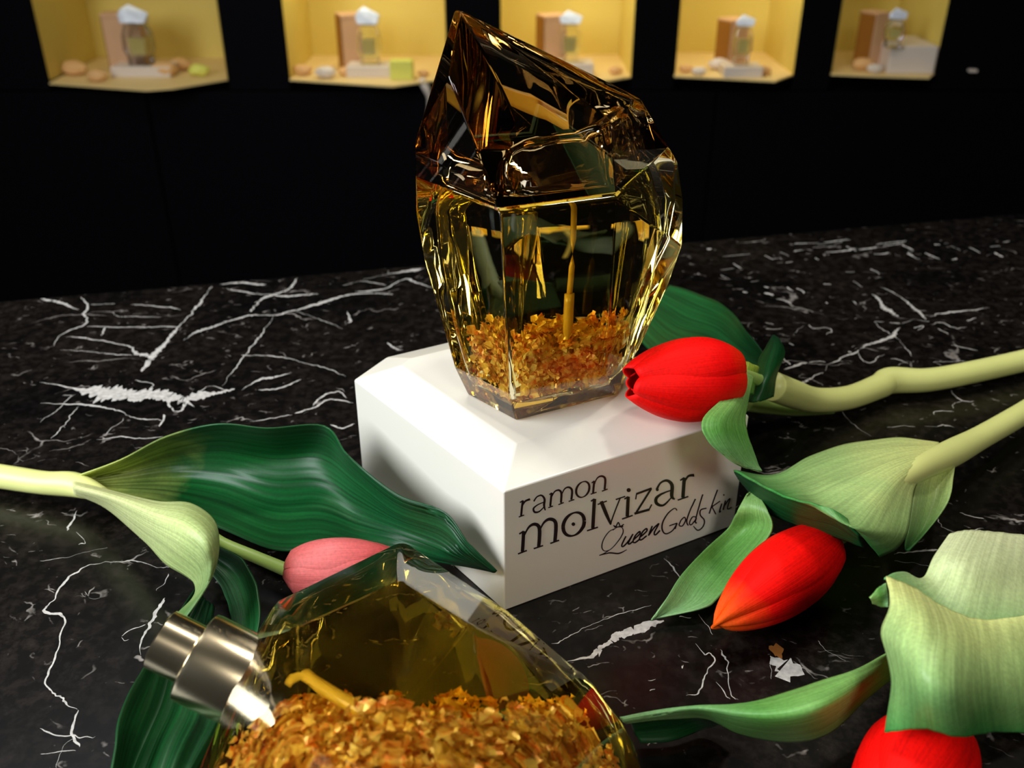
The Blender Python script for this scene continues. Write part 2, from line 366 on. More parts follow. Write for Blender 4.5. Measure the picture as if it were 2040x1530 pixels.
def small_bottle(n, cx, w_, captop, capbot, bodybot, footbot, where, Yoff=-.05):
    bp = stand(cx, 140, n); Y = bp.y + Yoff
    def z_(py): return PY(cx, py, Y).z
    X = PY(cx, captop, Y).x; r = w_/2/FPX*Y*1.08; zf = z_(footbot)
    e = empty('perfume_bottle', (X, Y, zfloor(n)), where, 'bottle', 'clear bottles in the lit niches')
    z1, z2, z3 = z_(bodybot), z_(capbot), z_(captop)
    bm_obj('foot', box_bm(X-r*.75, X+r*.75, Y-r*.5, Y+r*.5, zf, z1, .002), M['clear'], e)
    o = hull_bm([(X+sx*r*s, Y+sy*r*.6*s, z) for z, s in ((z1, .72), (z1+(z2-z1)*.25, .95), (z1+(z2-z1)*.7, .9), (z2, .65)) for sx in (-1, 1) for sy in (-1, 1)], 1, .002)
    bm_obj('body', o, M['clear'], e)
    bm_obj('liquid', hull_bm([(X+sx*r*s*.62, Y+sy*r*.35*s, z) for z, s in ((z1+.006, .8), (z1+(z2-z1)*.6, .95)) for sx in (-1, 1) for sy in (-1, 1)], 1, .001), M['pale_liquid'], e)
    bm_obj('cap', hull_bm([(X-r*.9, Y, z2+.002), (X+r*.9, Y, z2+.002), (X-r*.8, Y-r*.6, z2+.004), (X+r*.8, Y-r*.6, z2+.003), (X-r*.5, Y+r*.5, z2), (X+r*.5, Y+r*.5, z2),
        (X-r, Y-r*.3, (z2+z3)/2), (X+r*1.05, Y-r*.2, (z2+z3)/2+.003), (X-r*.25, Y, z3), (X+r*.5, Y-r*.1, z3-.012), (X-r*.7, Y-r*.4, z3-.008)], 1, .0008), M['frost'], e)
    if zf > zfloor(n)+.004 and n < 4:
        tag(bm_obj('plinth', box_bm(X-r*1.9, X+r*2.1, Y-.03, Y+.03, zfloor(n), zf, .002), M['white']),
            'low pale plinth under the small bottle in the %s' % names[n], 'plinth', 'plinths in the lit niches')
gift_box(0, 228, 300, 24, 140, .12, 'pink gold box behind the small bottle in the first niche from the left')
gift_box(1, 682, 722, 26, 139, .42, 'pink gold box with dark side in the second niche from the left')
gift_box(2, 1074, 1120, 28, 139, .38, 'pink gold box in the third niche, seen past the top of the tall bottle')
gift_box(3, 1430, 1474, 36, 134, .55, 'pink gold box with wide brown side in the fourth niche')
gift_box(4, 1708, 1742, 22, 134, .5, 'tall box with brown side standing in the rightmost niche')
small_bottle(0, 262, 52, 8, 47, 114, 128, 'small clear bottle in front of the box in the first niche from the left')
small_bottle(1, 730, 42, 12, 50, 114, 127, 'small clear bottle with pointed crystal cap in the second niche from the left')
small_bottle(2, 1137, 40, 20, 49, 108, 122, 'small clear bottle in the third niche, above the tall bottle shoulder')
small_bottle(3, 1486, 34, 28, 54, 112, 128, 'small clear bottle beside the brown sided box in the fourth niche')
small_bottle(4, 1780, 32, 8, 34, 74, 88, 'small clear bottle on top of the wide pale box in the rightmost niche')
def lump(n, px, py, r, m, label, cat, grp, name='display_stone', sq=(1, .8, .6)):
    p = stand(px, py, n); bm = bmesh.new(); bmesh.ops.create_icosphere(bm, subdivisions=2, radius=r)
    for v in bm.verts: v.co *= 1+.22*noise.noise(v.co*60+Vector((px, py, 0)))
    bmesh.ops.scale(bm, vec=sq, verts=bm.verts)
    zm = min(v.co.z for v in bm.verts); bmesh.ops.translate(bm, vec=(p.x, p.y, p.z-zm), verts=bm.verts)
    return tag(bm_obj(name, bm, m), label, cat, grp)
where = [('%s of the first niche from the left', 0), ('%s of the second niche from the left', 1), ('%s of the fourth niche from the left', 3), ('%s of the rightmost niche', 4)]
LM = [(0, 150, 150, .022, 'stone', 'rounded beige stone at the left of the first niche floor'),
      (0, 195, 162, .018, 'stone', 'flat beige stone left of the plinth in the first niche'),
      (0, 330, 152, .022, 'stone', 'tan stone just right of the plinth in the first niche'),
      (0, 360, 140, .020, 'stone', 'tan stone behind the others at the right of the first niche'),
      (0, 398, 152, .018, 'lime', 'yellow green lump at the right end of the first niche'),
      (1, 605, 150, .016, 'stone', 'orange stone at the left end of the second niche'),
      (1, 650, 156, .018, 'white', 'white stone near the left of the second niche'),
      (1, 690, 152, .014, 'stone', 'small orange stone in front of the box in the second niche'),
      (1, 845, 152, .010, 'stone', 'small brown stone at the right end of the second niche'),
      (2, 1226, 148, .012, 'stone', 'small tan stone at the right end of the third niche'),
      (3, 1366, 145, .012, 'stone', 'orange stone at the left end of the fourth niche'),
      (3, 1392, 150, .012, 'white', 'pink white stone near the left of the fourth niche'),
      (3, 1430, 140, .018, 'white', 'large white stone in front of the box in the fourth niche'),
      (3, 1458, 148, .014, 'stone', 'golden stone in the middle of the fourth niche floor'),
      (3, 1518, 150, .014, 'stone', 'tan stone right of the plinth in the fourth niche'),
      (4, 1718, 140, .018, 'stone', 'curled golden stone at the left of the rightmost niche'),
      (4, 1742, 146, .014, 'white', 'pink stone beside the pale block in the rightmost niche')]
for n, px, py, r, mm, lb in LM: lump(n, px, py, r, M[mm], lb, 'stone', 'stones on the niche floors', sq=(1.3, .8, .7))
def cube_at(n, pxl, pxr, top, bot, m, label, cat='block', d=.05, yaw=0, name='display_block'):
    p = stand((pxl+pxr)/2, bot, n); wd = (pxr-pxl)/FPX*p.y*1.1; zt = PY((pxl+pxr)/2, top, p.y).z
    return tag(bm_obj(name, box_bm(p.x-wd/2, p.x+wd/2, p.y, p.y+d, p.z, zt, .002, yaw), M[m]), label, cat)
cube_at(1, 780, 820, 122, 160, 'lime', 'yellow green wax cube right of the bottle in the second niche', d=.035)
b5 = cube_at(4, 1772, 1854, 92, 147, 'white', 'wide pale box at the right of the rightmost niche, carrying the small bottle', d=.13)
zt5 = max(v.co.z for v in b5.data.vertices)
e5 = [o for o in bpy.data.objects if o.name.startswith('perfume_bottle') and 'rightmost niche' in o.get('label', '')][0]
zb5 = min(v.co.z + e5.location.z for c in e5.children for v in c.data.vertices); e5.location.z += zt5 - zb5
e5.location.x += .012
# pale ribbon hanging under the second niche
rp = [PY(838, 158, WY-.02), PY(848, 175, WY-.025), PY(856, 196, WY-.02), PY(855, 225, WY-.012), PY(850, 250, WY-.01)]
tag(tube('hanging_ribbon', rp, [.009, .008, .006, .006, .006], M['white'], None, 20, 8), 'pale pink ribbon hanging below the second niche, beside the tall bottle', 'ribbon')
tag(bm_obj('wall_clip', box_bm(PY(1928, 139, WY).x, PY(1943, 139, WY).x, WY-.012, WY+.001, PY(1935, 142, WY).z, PY(1935, 137, WY).z, .001), M['white']), 'tiny white clip on the black wall right of the niches', 'clip')

# ---------------------------------------------------------------- marble counter
e0, e1 = PZ(86, 594, 0), PZ(1953, 433, 0); dr = (e1-e0).normalized()
A, B = e0 - dr*1.2, e1 + dr*1.0
nrm = Vector((dr.y, -dr.x, 0)); C_, D_ = B + nrm*1.6, A + nrm*1.6
table = empty('marble_counter', (0.1, .1, FLOOR_Z), 'black marble counter top with white veins carrying the bottles and tulips', 'counter')
bm = bmesh.new(); vs = [bm.verts.new((v.x, v.y, 0)) for v in (A, B, C_, D_)]
f = bm.faces.new(vs); r = bmesh.ops.extrude_face_region(bm, geom=[f])
bmesh.ops.translate(bm, vec=(0, 0, -.03), verts=[g for g in r['geom'] if isinstance(g, bmesh.types.BMVert)])
slab = bm_obj('slab', bm, M['marble'], table)
ins = [A + dr*.15 + nrm*.08, B - dr*.15 + nrm*.08, C_ - dr*.15 - nrm*.08, D_ + dr*.15 - nrm*.08]
bm = bmesh.new(); vs = [bm.verts.new((v.x, v.y, -.03)) for v in ins]; f = bm.faces.new(vs); r = bmesh.ops.extrude_face_region(bm, geom=[f])
bmesh.ops.translate(bm, vec=(0, 0, FLOOR_Z+.03), verts=[g for g in r['geom'] if isinstance(g, bmesh.types.BMVert)])
bm_obj('cabinet', bm, M['wall'], table)

VE = []
def ve(ox, oy, sc, pts, ws):
    if not isinstance(ws, (list, tuple)): ws = [ws]*len(pts)
    VE.append(([(ox+x/sc, oy+y/sc) for x, y in pts], [w/sc for w in ws]))
for pts, ws in [
    ([(850,175),(780,270),(740,320),(660,410),(560,520),(440,670)], [16,16,9,17,24,14]),
    ([(1275,135),(1230,190),(1100,240),(1020,325)], [10,16,22,7]),
    ([(890,165),(1000,158),(1120,168)], [6,14,12]), ([(900,185),(1060,210),(1220,222),(1400,212)], [6,10,12,8]),
    ([(710,445),(780,400),(860,375),(930,350),(1040,320),(1160,318),(1260,295),(1400,255),(1550,215),(1750,215),(1960,240)], [9,24,20,16,8,9,20,22,14,10,14]),
    ([(1160,318),(1090,420),(1020,510),(900,670)], 6), ([(130,425),(280,440),(430,470),(480,510),(560,520)], [8,13,11,18,16]),
    ([(100,490),(300,505),(470,515)], 5), ([(230,375),(480,378),(700,372)], 6), ([(220,310),(340,300),(380,325),(450,325),(600,330)], 5),
    ([(0,650),(180,680),(300,700),(400,710),(520,712),(620,722),(720,735),(800,715),(880,705),(940,690),(1000,680)], [10,22,50,70,60,42,60,40,24,26,10]),
    ([(620,722),(660,790),(700,790),(720,745)], [30,14,16,26]), ([(780,700),(840,670),(930,690)], [8,10,12]),
    ([(0,755),(250,765),(380,790),(460,825),(610,840)], [16,17,18,12,7]), ([(1000,690),(1080,640),(1160,625),(1250,600)], [6,16,14,6]),
    ([(1080,690),(1180,680),(1300,635)], [7,14,5]), ([(1260,805),(1340,780),(1440,740),(1550,755)], [16,18,9,14]),
    ([(1350,770),(1400,720),(1480,700),(1520,730)], [5,9,9,6]),
    ([(610,810),(590,870)], 9), ([(60,930),(130,850),(190,770)], 6), ([(0,850),(80,790),(170,710)], 5), ([(280,935),(400,920),(500,930),(610,920)], [5,9,9,9]),
    ([(320,910),(380,860),(420,830)], 10), ([(0,240),(60,245),(120,262),(200,300)], [10,14,10,5]), ([(1600,140),(1730,115),(1850,95),(1900,90)], [14,9,24,18]),
    ([(1560,200),(1700,190),(1800,140),(1850,150),(1950,188)], [12,10,14,12,9]), ([(1500,170),(1600,150),(1720,170)], 6), ([(1000,515),(1200,525),(1370,570),(1520,620)], [16,6,6,4]), ([(1260,295),(1400,345),(1500,385)], [12,6,3]),
    ([(1720,455),(1750,480),(1800,490)], [16,16,4]), ([(1440,860),(1490,880),(1560,855)], [16,10,10]), ([(1040,845),(1160,825),(1250,812)], 6),
    ([(200,230),(240,270),(215,310),(230,360),(110,410),(70,470)], [12,8,9,7,9,4]), ([(250,265),(370,262)], 6), ([(450,268),(600,275),(700,290)], [9,9,4]),
    ([(1520,300),(1540,340),(1525,360)], [4,9,4]), ([(305,420),(320,378)], 5), ([(470,640),(560,660),(540,690)], [8,12,8]), ([(160,715),(110,720)], 5)]: ve(80, 500, 2.488, pts, ws)
for pts, ws in [
    ([(0,665),(100,650),(200,630),(280,610)], [5,5,5,4]),
    ([(540,690),(480,688),(400,670),(300,670),(200,690),(120,740),(60,830),(20,880),(100,905),(70,1040),(20,1160),(60,1215),(100,1250),(150,1290)], [14,7,13,9,11,12,12,18,10,10,8,10,16,10]),
    ([(520,820),(490,870),(460,920),(430,980),(410,1060)], [10,15,17,13,5]), ([(540,720),(490,790)], [10,6]), ([(440,930),(380,950),(340,980)], [8,8,6]),
    ([(160,455),(130,510),(110,540)], [8,13,4]), ([(150,545),(190,590),(160,600)], 6), ([(150,1290),(140,1380),(170,1440)], [12,12,6]), ([(340,985),(350,1000),(370,995)], 6),
    ([(0,1365),(80,1390),(160,1400),(230,1400)], [10,14,9,5]), ([(0,1480),(60,1470),(150,1450)], 9), ([(60,1530),(90,1450),(150,1400)], 8)]: ve(80, 800, 2.096, pts, ws)
for pts, ws in [
    ([(430,740),(600,710),(660,660),(720,620),(780,570),(850,550),(1000,490),(1070,475),(1170,445)], [26,44,54,46,46,40,50,36,6]),
    ([(340,625),(410,590),(480,550),(600,490),(740,440),(900,390),(1000,350)], [22,12,16,16,12,6,9]), ([(1200,440),(1280,438)], [10,7]),
    ([(1330,420),(1380,490),(1420,560)], [9,11,5]), ([(1100,40),(1150,100),(1205,175)], [5,11,7]),
    ([(1310,620),(1360,700),(1410,690),(1445,740),(1390,800),(1370,850),(1350,900),(1330,960),(1250,975)], [6,12,10,14,11,14,14,18,9]),
    ([(1480,660),(1500,710),(1530,760),(1545,880),(1560,980),(1600,1000)], [10,20,10,7,9,6]), ([(1445,880),(1490,960),(1540,1000)], [5,9,8]),
    ([(1820,700),(1900,760),(1960,790),(2040,850)], [30,120,130,40]), ([(1820,720),(1825,860)], 7), ([(1210,770),(1222,790),(1240,770)], [16,30,12]), ([(990,870),(1040,860)], 6), ([(1000,940),(1040,935)], 12)]: ve(1000, 1100, 3.4, pts, ws)
for pts, ws in [
    ([(1100,110),(1140,150),(1180,200),(1220,240),(1250,255),(1290,290),(1345,320)], [20,32,40,60,46,20,16]), ([(1160,50),(1280,100),(1400,190),(1560,325)], [6,12,16,18]),
    ([(1580,305),(1650,280),(1800,262),(2100,225)], [20,14,17,20]), ([(1000,575),(1060,540),(1140,520),(1270,460),(1300,430),(1330,390)], [10,20,22,24,14,10]),
    ([(1110,340),(1180,410),(1270,460),(1340,520),(1400,590),(1430,640)], [5,7,8,14,8,4]), ([(350,750),(460,710),(545,690)], [8,18,22]), ([(460,870),(560,830),(650,790),(690,770)], [14,34,26,8]),
    ([(560,690),(640,680),(700,690)], 9), ([(700,760),(710,710),(780,690),(850,640),(940,610),(1000,580)], [10,9,20,10,14,9]), ([(970,600),(1020,670),(1080,690),(1150,650),(1200,620)], [9,9,9,9,6]), ([(1250,655),(1330,670),(1400,700)], [6,12,6]),
    ([(1610,690),(1700,685),(1890,675)], [10,16,13]), ([(1470,740),(1590,735)], 8), ([(820,1090),(880,1160),(970,1240),(1090,1310)], [10,9,10,3]), ([(1610,1130),(1660,1105),(1780,1100)], 8), ([(1540,1230),(1650,1235),(1700,1215),(1790,1235)], [7,7,26,7]),
    ([(1220,1240),(1340,1225),(1460,1235)], 7), ([(1750,920),(1860,1010),(1960,1020)], [9,9,6]), ([(1780,1080),(1800,1040),(1860,1015)], 7),
    ([(370,50),(430,85)], [12,20]), ([(450,60),(520,105)], [8,12]), ([(180,100),(250,125)], [18,16]), ([(280,150),(350,165),(410,190)], [8,14,16]), ([(0,90),(40,95)], [16,12]), ([(680,25),(750,30)], 14), ([(930,170),(965,200)], 14), ([(190,50),(210,60)], 22), ([(700,180),(715,190)], 16),
    ([(190,400),(270,405),(340,400)], 8), ([(430,440),(480,400),(520,380)], 8), ([(560,370),(600,400),(720,400),(750,430),(700,450)], 9), ([(190,350),(260,370)], 7), ([(390,525),(430,545)], 10), ([(340,650),(400,710)], 14), ([(20,440),(90,490)], [8,12]), ([(890,600),(920,605)], 26),
    ([(1340,360),(1420,330),(1500,335),(1580,340)], 10), ([(1450,400),(1520,380),(1480,420)], 10), ([(1600,370),(1680,350),(1750,380),(1820,400),(1900,390)], 8), ([(1650,400),(1740,450)], 10), ([(1900,340),(1970,310)], 8), ([(1760,540),(1850,560),(1990,590)], [4,9,6]), ([(1930,10),(1010,50)], 3) if False else ([(930,0),(1010,50)], 8), ([(1110,350),(1200,350)], 8), ([(1240,350),(1330,360)], 14)]: ve(1480, 560, 4.25, pts, ws)
for pts, ws in [([(1560,390),(1660,375),(1800,363)], [7,18,22]), ([(1560,420),(1650,430),(1760,460)], [6,12,14]), ([(1150,850),(1200,900),(1300,960)], [8,4,4]), ([(1780,190),(1810,240),(1900,265),(2040,250)], [10,7,9,6]), ([(1910,165),(2040,200)], [9,7]), ([(1100,255),(1170,210)], [10,14])]: ve(1200, 960, 2.684, pts, ws)
# band of small streaks at the far right of the counter
for q in range(32):
    x = random.uniform(1375, 2010); yb = 605 - (x-1370)*.1; y = random.uniform(480 + (1953-x)*.03, yb - 30)
    l = random.uniform(5, 30); VE.append(([(x, y), (x+l, y + l*random.choice((-.12, -.1, .5)))], [random.uniform(1, 4.5)]*2))
for q in range(30):
    x = random.uniform(1060, 1780); y = 500 + (x-1380)*-.04 + random.uniform(-10, 14)
    if x > 1370: VE.append(([(x, y), (x+random.uniform(20, 60), y - random.uniform(2, 6))], [random.uniform(1, 3)]*2))
VV, VF = [], []
for pts, ws in VE:
    P = [PZ(x, y, 0) for x, y in pts]
    W = []
    for (x, y), w_ in zip(pts, ws):
        w_ *= 1.75 if w_ > 11 else 1.1       # width on the picture -> width on the marble
        W.append(Vector((w_ * (PZ(x, y, 0) - Vector((0, 0, H))).length / FPX * (.72 + .3*(y < 800)), 0, 0)))
    Lg = sum((P[i+1]-P[i]).length for i in range(len(P)-1)); ns = max(6, int(Lg/.0007)); sd = random.random()*99
    base = len(VV)
    for i in range(ns+1):
        t = i/ns; c = cr(P, t); d = (cr(P, min(1, t+.02))-cr(P, max(0, t-.02))).normalized(); s = Vector((-d.y, d.x, 0)); w_ = max(cr(W, t).x, .0001)
        s0 = t*Lg
        c = c + s*(noise.noise(Vector((s0*420, sd, 0)))*.0008 + noise.noise(Vector((s0*110, sd, 5)))*.0012)
        taper = min(1, min(t, 1-t)*6+.15) * max(.12, min(1.25, .75 + 1.1*noise.noise(Vector((s0*55, sd, 71)))))
        a = w_*.5*taper*(1+.75*noise.noise(Vector((s0*700, sd, 9)))+.35*noise.noise(Vector((s0*200, sd, 3)))); b = w_*.5*taper*(1+.75*noise.noise(Vector((s0*700, sd, 19)))+.35*noise.noise(Vector((s0*200, sd, 33))))
        z = .00004 + .00002*random.random()
        VV += [c + s*max(a, .00004) + Vector((0, 0, z)), c - s*max(b, .00004) + Vector((0, 0, z))]
        if i: VF.append((base+2*i-2, base+2*i-1, base+2*i+1, base+2*i))
        if i and w_ > .0016 and random.random() < .07:      # side splinters of the broad veins
            k = len(VV); q = random.choice((-1, 1)); e_ = (s*q*random.uniform(.35, .7) + d*random.uniform(-.9, .9))*w_
            VV += [c + s*q*w_*.3 + Vector((0, 0, z)), c + s*q*w_*.3 + d*w_*.22 + Vector((0, 0, z)), c + e_ + Vector((0, 0, z))]; VF.append((k, k+1, k+2))
vo = mesh('vein', VV, VF, M['vein'], table, kind='stuff')
tmp = PZ(1548, 1297, 0)
bv = [tmp + Vector((cos(a)*.0022*(1+.3*sin(3*a)), sin(a)*.0032*(1+.25*cos(5*a)), .00009)) for a in [i*2*pi/20 for i in range(20)]]
mesh('brown_fleck', bv, [tuple(range(20))], M['vein_brown'], table)['label'] = 'brown fleck in the white vein'

# ---------------------------------------------------------------- cream block with lettering
HT, HI = .0526, .0585
Fp, Rp, Lp, Cp, Bp = Vector((-.0028, .263, 0)), Vector((.0908, .3134, 0)), Vector((-.0646, .3416, 0)), Vector((-.0536, .3617, 0)), Vector((.0212, .4028, 0))
cB1 = Bp + (Cp-Bp).normalized()*.012; cB2 = Bp + (Rp-Bp).normalized()*.014
plan = [Fp, Rp, cB2, cB1, Cp, Lp]
def inset(poly, d):
    out = []; n = len(poly)
    for i in range(n):
        a, b, c = poly[i-1], poly[i], poly[(i+1) % n]
        e1_, e2_ = (b-a).normalized(), (c-b).normalized(); n1, n2 = Vector((-e1_.y, e1_.x, 0)), Vector((-e2_.y, e2_.x, 0))
        m_ = (n1+n2).normalized(); out.append(b + m_*(d/max(.3, m_.dot(n1))))
    return out
inn = inset(plan, .0165)
V = [(v.x, v.y, 0) for v in plan] + [(v.x, v.y, HT) for v in plan] + [(v.x, v.y, HI) for v in inn]
n = len(plan); Fc = [tuple(range(n))[::-1], tuple(2*n+i for i in range(n))]
for i in range(n):
    j = (i+1) % n; Fc += [(i, j, n+j, n+i), (n+i, n+j, 2*n+j, 2*n+i)]
block = empty('display_block', (.02, .33, 0), 'cream white block with lettering on its side, carrying the standing gold bottle', 'plinth')
bo = mesh('body', V, Fc, M['block'], block)
bv_ = bo.modifiers.new('edge', 'BEVEL'); bv_.width = .0006; bv_.segments = 2; bv_.limit_method = 'ANGLE'; bv_.angle_limit = radians(10)
bo.data.shade_smooth(); bo.modifiers.new('wn', 'WEIGHTED_NORMAL')
fn = (Rp-Fp).normalized(); fnorm = Vector((fn.y, -fn.x, 0))
def onface(cx, cy):                 # lettering is printed on the right-hand face
    v = ray(1000 + cx/4.08, 900 + cy/4.08); o = Vector((0, 0, H)); q = Fp + fnorm*.00012
    return o + v*((q-o).dot(fnorm)/v.dot(fnorm))
def lettering(strokes, dots=()):
    V, Fc = [], []
    for pts, ws in strokes:
        if not isinstance(ws, (list, tuple)): ws = [ws]*len(pts)
        if len(ws) < len(pts): ws = list(ws) + [ws[-1]]*(len(pts)-len(ws))
        P = [Vector((x, y, 0)) for x, y in pts]; W = [Vector((w_*1.2, 0, 0)) for w_ in ws]; ns = 6*(len(pts)-1) if len(pts) > 2 else 1; b = len(V)
        for i in range(ns+1):
            t = i/ns; c = cr(P, t); d = (cr(P, min(1, t+.03))-cr(P, max(0, t-.03))).normalized(); s = Vector((-d.y, d.x, 0))*cr(W, t).x*.5
            V += [onface((c+s).x, (c+s).y), onface((c-s).x, (c-s).y)]
            if i: Fc.append((b+2*i-2, b+2*i-1, b+2*i+1, b+2*i))
    for x, y, r in dots:
        b = len(V); V += [onface(x+r*cos(a*pi/6), y+r*sin(a*pi/6)) for a in range(12)]; Fc.append(tuple(range(b, b+12)))
    # tiny steps outward keep overlapping strokes apart
    return mesh('lettering', [v + fnorm*(.000003*(i//2 % 40)) for i, v in enumerate(V)], Fc, M['ink'], block)
def ell(cx, cy, rx, ry, lean, w0, w1):
    p, w_ = [], []
    for i in range(17):
        a = i*2*pi/16; x, y = rx*cos(a), ry*sin(a); p.append((cx + x, cy + y - x*lean)); w_.append(w0 + (w1-w0)*abs(cos(a)))
    return (p, w_)
lettering([([(170,395),(162,455),(156,520)],14), ([(136,530),(180,514)],8), ([(145,412),(170,396)],8), ([(165,440),(188,402),(228,384)],[8,12,15]),
    ([(258,402),(285,364),(322,355),(346,385),(342,435),(352,476)],[10,9,12,15,15,8]), ([(342,408),(290,430),(256,460),(266,490),(302,486),(342,448)],[7,8,12,14,10,7]),
    ([(404,332),(398,385),(392,442)],14), ([(376,454),(414,440)],8), ([(384,348),(404,334)],8), ([(400,372),(428,322),(462,312),(483,338),(479,415)],[7,9,13,15,14]), ([(458,430),(502,412)],8),
    ([(483,352),(510,300),(545,288),(569,315),(563,390)],[7,9,13,15,14]), ([(542,404),(588,388)],8), ell(657,305,54,62,.3,7,15),
    ([(750,236),(745,285),(740,335)],14), ([(720,344),(768,328)],8), ([(728,252),(750,236)],8), ([(747,272),(775,214),(812,198),(839,222),(834,306)],[7,9,13,15,14]), ([(812,320),(858,302)],8)])
lettering([([(176,645),(172,730),(166,812)],23), ([(130,830),(202,802)],10), ([(140,668),(176,645)],11), ([(176,690),(218,612),(268,588),(304,625),(299,775)],[9,14,22,25,23]), ([(258,788),(334,762)],10),
    ([(304,645),(342,574),(392,547),(437,582),(430,730)],[9,14,22,25,23]), ([(392,744),(464,718)],10), ell(583,588,86,92,.3,11,25),
    ([(752,382),(745,500),(738,622)],23), ([(690,642),(780,612)],10), ([(722,402),(752,382)],10), ([(806,402),(845,500),(884,588)],[24,24,14]), ([(880,592),(920,480),(962,374)],[9,9,9]),
    ([(778,428),(852,400)],9), ([(925,388),(1002,362)],9), ([(1026,364),(1022,445),(1018,526)],23), ([(976,546),(1062,516)],10), ([(994,384),(1026,364)],10),
    ([(1092,342),(1216,296)],14), ([(1094,340),(1086,386)],8), ([(1212,300),(1090,494)],13), ([(1076,502),(1198,468)],16), ([(1196,470),(1218,428)],9),
    ([(1258,306),(1290,252),(1342,234),(1382,272),(1380,360),(1404,386)],[16,12,18,24,23,9]), ([(1380,310),(1310,336),(1256,375),(1258,420),(1312,434),(1378,370)],[8,12,20,22,14,8]),
    ([(1482,210),(1476,290),(1470,372)],23), ([(1428,392),(1514,362)],10), ([(1448,232),(1482,210)],10), ([(1478,262),(1512,200),(1562,190)],[9,14,20])], dots=[(580,588,15),(1030,311,17),(1262,308,12)])
lettering([([(925,622),(870,650),(825,715),(812,775),(835,806),(885,790),(940,730),(982,665),(980,622),(945,610),(900,638)],[5,6,7,8,6,5,6,8,6,5,4]), ([(870,800),(835,822),(790,842)],6), ([(790,842),(870,822),(950,826),(1015,795)],[5,9,10,4]),
    ([(906,598),(925,606),(945,574),(962,604),(990,588)],8), ([(912,612),(985,606)],8), ([(1008,686),(974,758),(988,768),(1032,720),(1065,667)],10), ([(1060,676),(1027,739),(1036,748),(1065,729)],10), ([(1070,715),(1118,669),(1118,648),(1084,681),(1065,729),(1084,736),(1123,705)],10), ([(1128,691),(1176,645),(1173,624),(1142,652),(1118,705),(1132,715),(1176,681)],10), ([(1221,602),(1190,681)],10), ([(1195,676),(1236,619),(1272,585),(1269,597),(1238,657),(1248,674),(1284,638)],10), ([(1422,476),(1402,460),(1350,500),(1308,570),(1302,630),(1330,666),(1385,640),(1424,580)],[8,7,9,10,10,9,8,8]), ([(1424,580),(1360,602)],8), ([(1424,580),(1408,628)],8),
    ([(1452,560),(1482,532),(1492,558),(1466,602),(1440,596),(1452,560)],8), ([(1572,382),(1532,470),(1502,560),(1514,600)],9), ([(1578,530),(1548,530),(1524,575),(1538,592),(1582,540)],8), ([(1632,345),(1592,480),(1572,570),(1584,576)],9),
    ([(1662,458),(1616,472),(1612,515),(1644,556),(1634,608),(1592,638),(1556,604)],[8,9,9,9,9,9,6]), ([(1752,308),(1718,400),(1684,502)],9), ([(1772,400),(1706,446)],8), ([(1706,446),(1738,508)],8),
    ([(1786,420),(1766,488),(1780,482)],9), ([(1816,396),(1798,472)],9), ([(1802,448),(1838,394),(1852,384),(1832,462),(1866,450)],8)], dots=[(1802,350,7)])

# ---------------------------------------------------------------- crumpled gold leaf
def flakes(name, inside, count, size, parent, pick):
    V, Fc = [], []
    for _ in range(count):
        c = pick()
        if not inside(c): continue
        s = size*random.uniform(.5, 1.5); R = Matrix.Rotation(random.uniform(0, 2*pi), 3, 'Z') @ Matrix.Rotation(random.uniform(-1.3, 1.3), 3, 'X') @ Matrix.Rotation(random.uniform(0, 6.3), 3, 'Y')
        b = len(V); n_ = 3
        for i in range(n_):
            for j in range(n_):
                V.append(c + R @ Vector(((i-1)*s*.5*random.uniform(.6, 1.3), (j-1)*s*.5*random.uniform(.6, 1.3), random.uniform(-.3, .3)*s)))
        for i in range(n_-1):
            for j in range(n_-1): a = b+i*n_+j; Fc += [(a, a+1, a+n_+1), (a, a+n_+1, a+n_)]
    o = mesh(name, V, Fc, M['flake'], parent, kind='stuff')
    return o

def crisp(o):
    o.data.shade_smooth(); m_ = o.modifiers.new('weighted normals', 'WEIGHTED_NORMAL'); m_.weight = 100; return o
# ---------------------------------------------------------------- standing bottle
tall = empty('perfume_bottle', (.012, .318, HI), 'tall faceted amber glass bottle of gold flakes standing on the cream block', 'bottle')
def plane3(a, b, c):
    n_ = (b-a).cross(c-a).normalized(); return a, n_
def PP(px, py, pl):                 # point of the place seen at a pixel, on a facet's plane
    v = ray(px, py); o = Vector((0, 0, H)); return o + v*((pl[0]-o).dot(pl[1])/v.dot(pl[1]))
F1, RF1, F2, L1, RR1 = PY(1013,786,.2915), PY(1207,750,.306), PY(998,430,.2840), PY(906,733,.314), PY(1240,712,.328)
lowR = plane3(F1, RF1, F2); RF3 = PP(1229,400,lowR)
APX = PY(917,20,.318); upR = plane3(F2, RF3, APX); F4, RF4 = PP(894,150,upR), PP(1215,237,upR)
lowL = plane3(F1, L1, F2); L2, L2b = PP(845,520,lowL), PP(828,425,lowL)
upL = plane3(F2, L2b, F4); L3 = PP(826,285,upL)
side = plane3(RF1, RF3, RR1); R2, R3 = PY(1330,571,.336), PY(1359,490,.339)
topR = plane3(RF3, RF4, R3); R4, R5, RT = PY(1361,400,.350), PP(1350,322,topR), PP(1276,195,topR)
pts = [PZ(1029,838,HI+.0002), PZ(932,786,HI+.0002), PZ(1232,786,HI+.0002), Vector((.036, .334, HI+.0002)), Vector((.010, .342, HI+.0002)), Vector((-.006, .334, HI+.0002)),
    F1, RF1, F2, L1, RR1, RF3, APX, F4, RF4, L2, L2b, L3, R2, R3, R4, R5, RT, APX + Vector((-.002, .005, -.0005)),
    Vector((.034, .354, .085)), Vector((.008, .356, .085)), Vector((.046, .363, .122)), Vector((.0, .3635, .122)), Vector((.044, .363, .143)), Vector((.0, .3635, .143))]
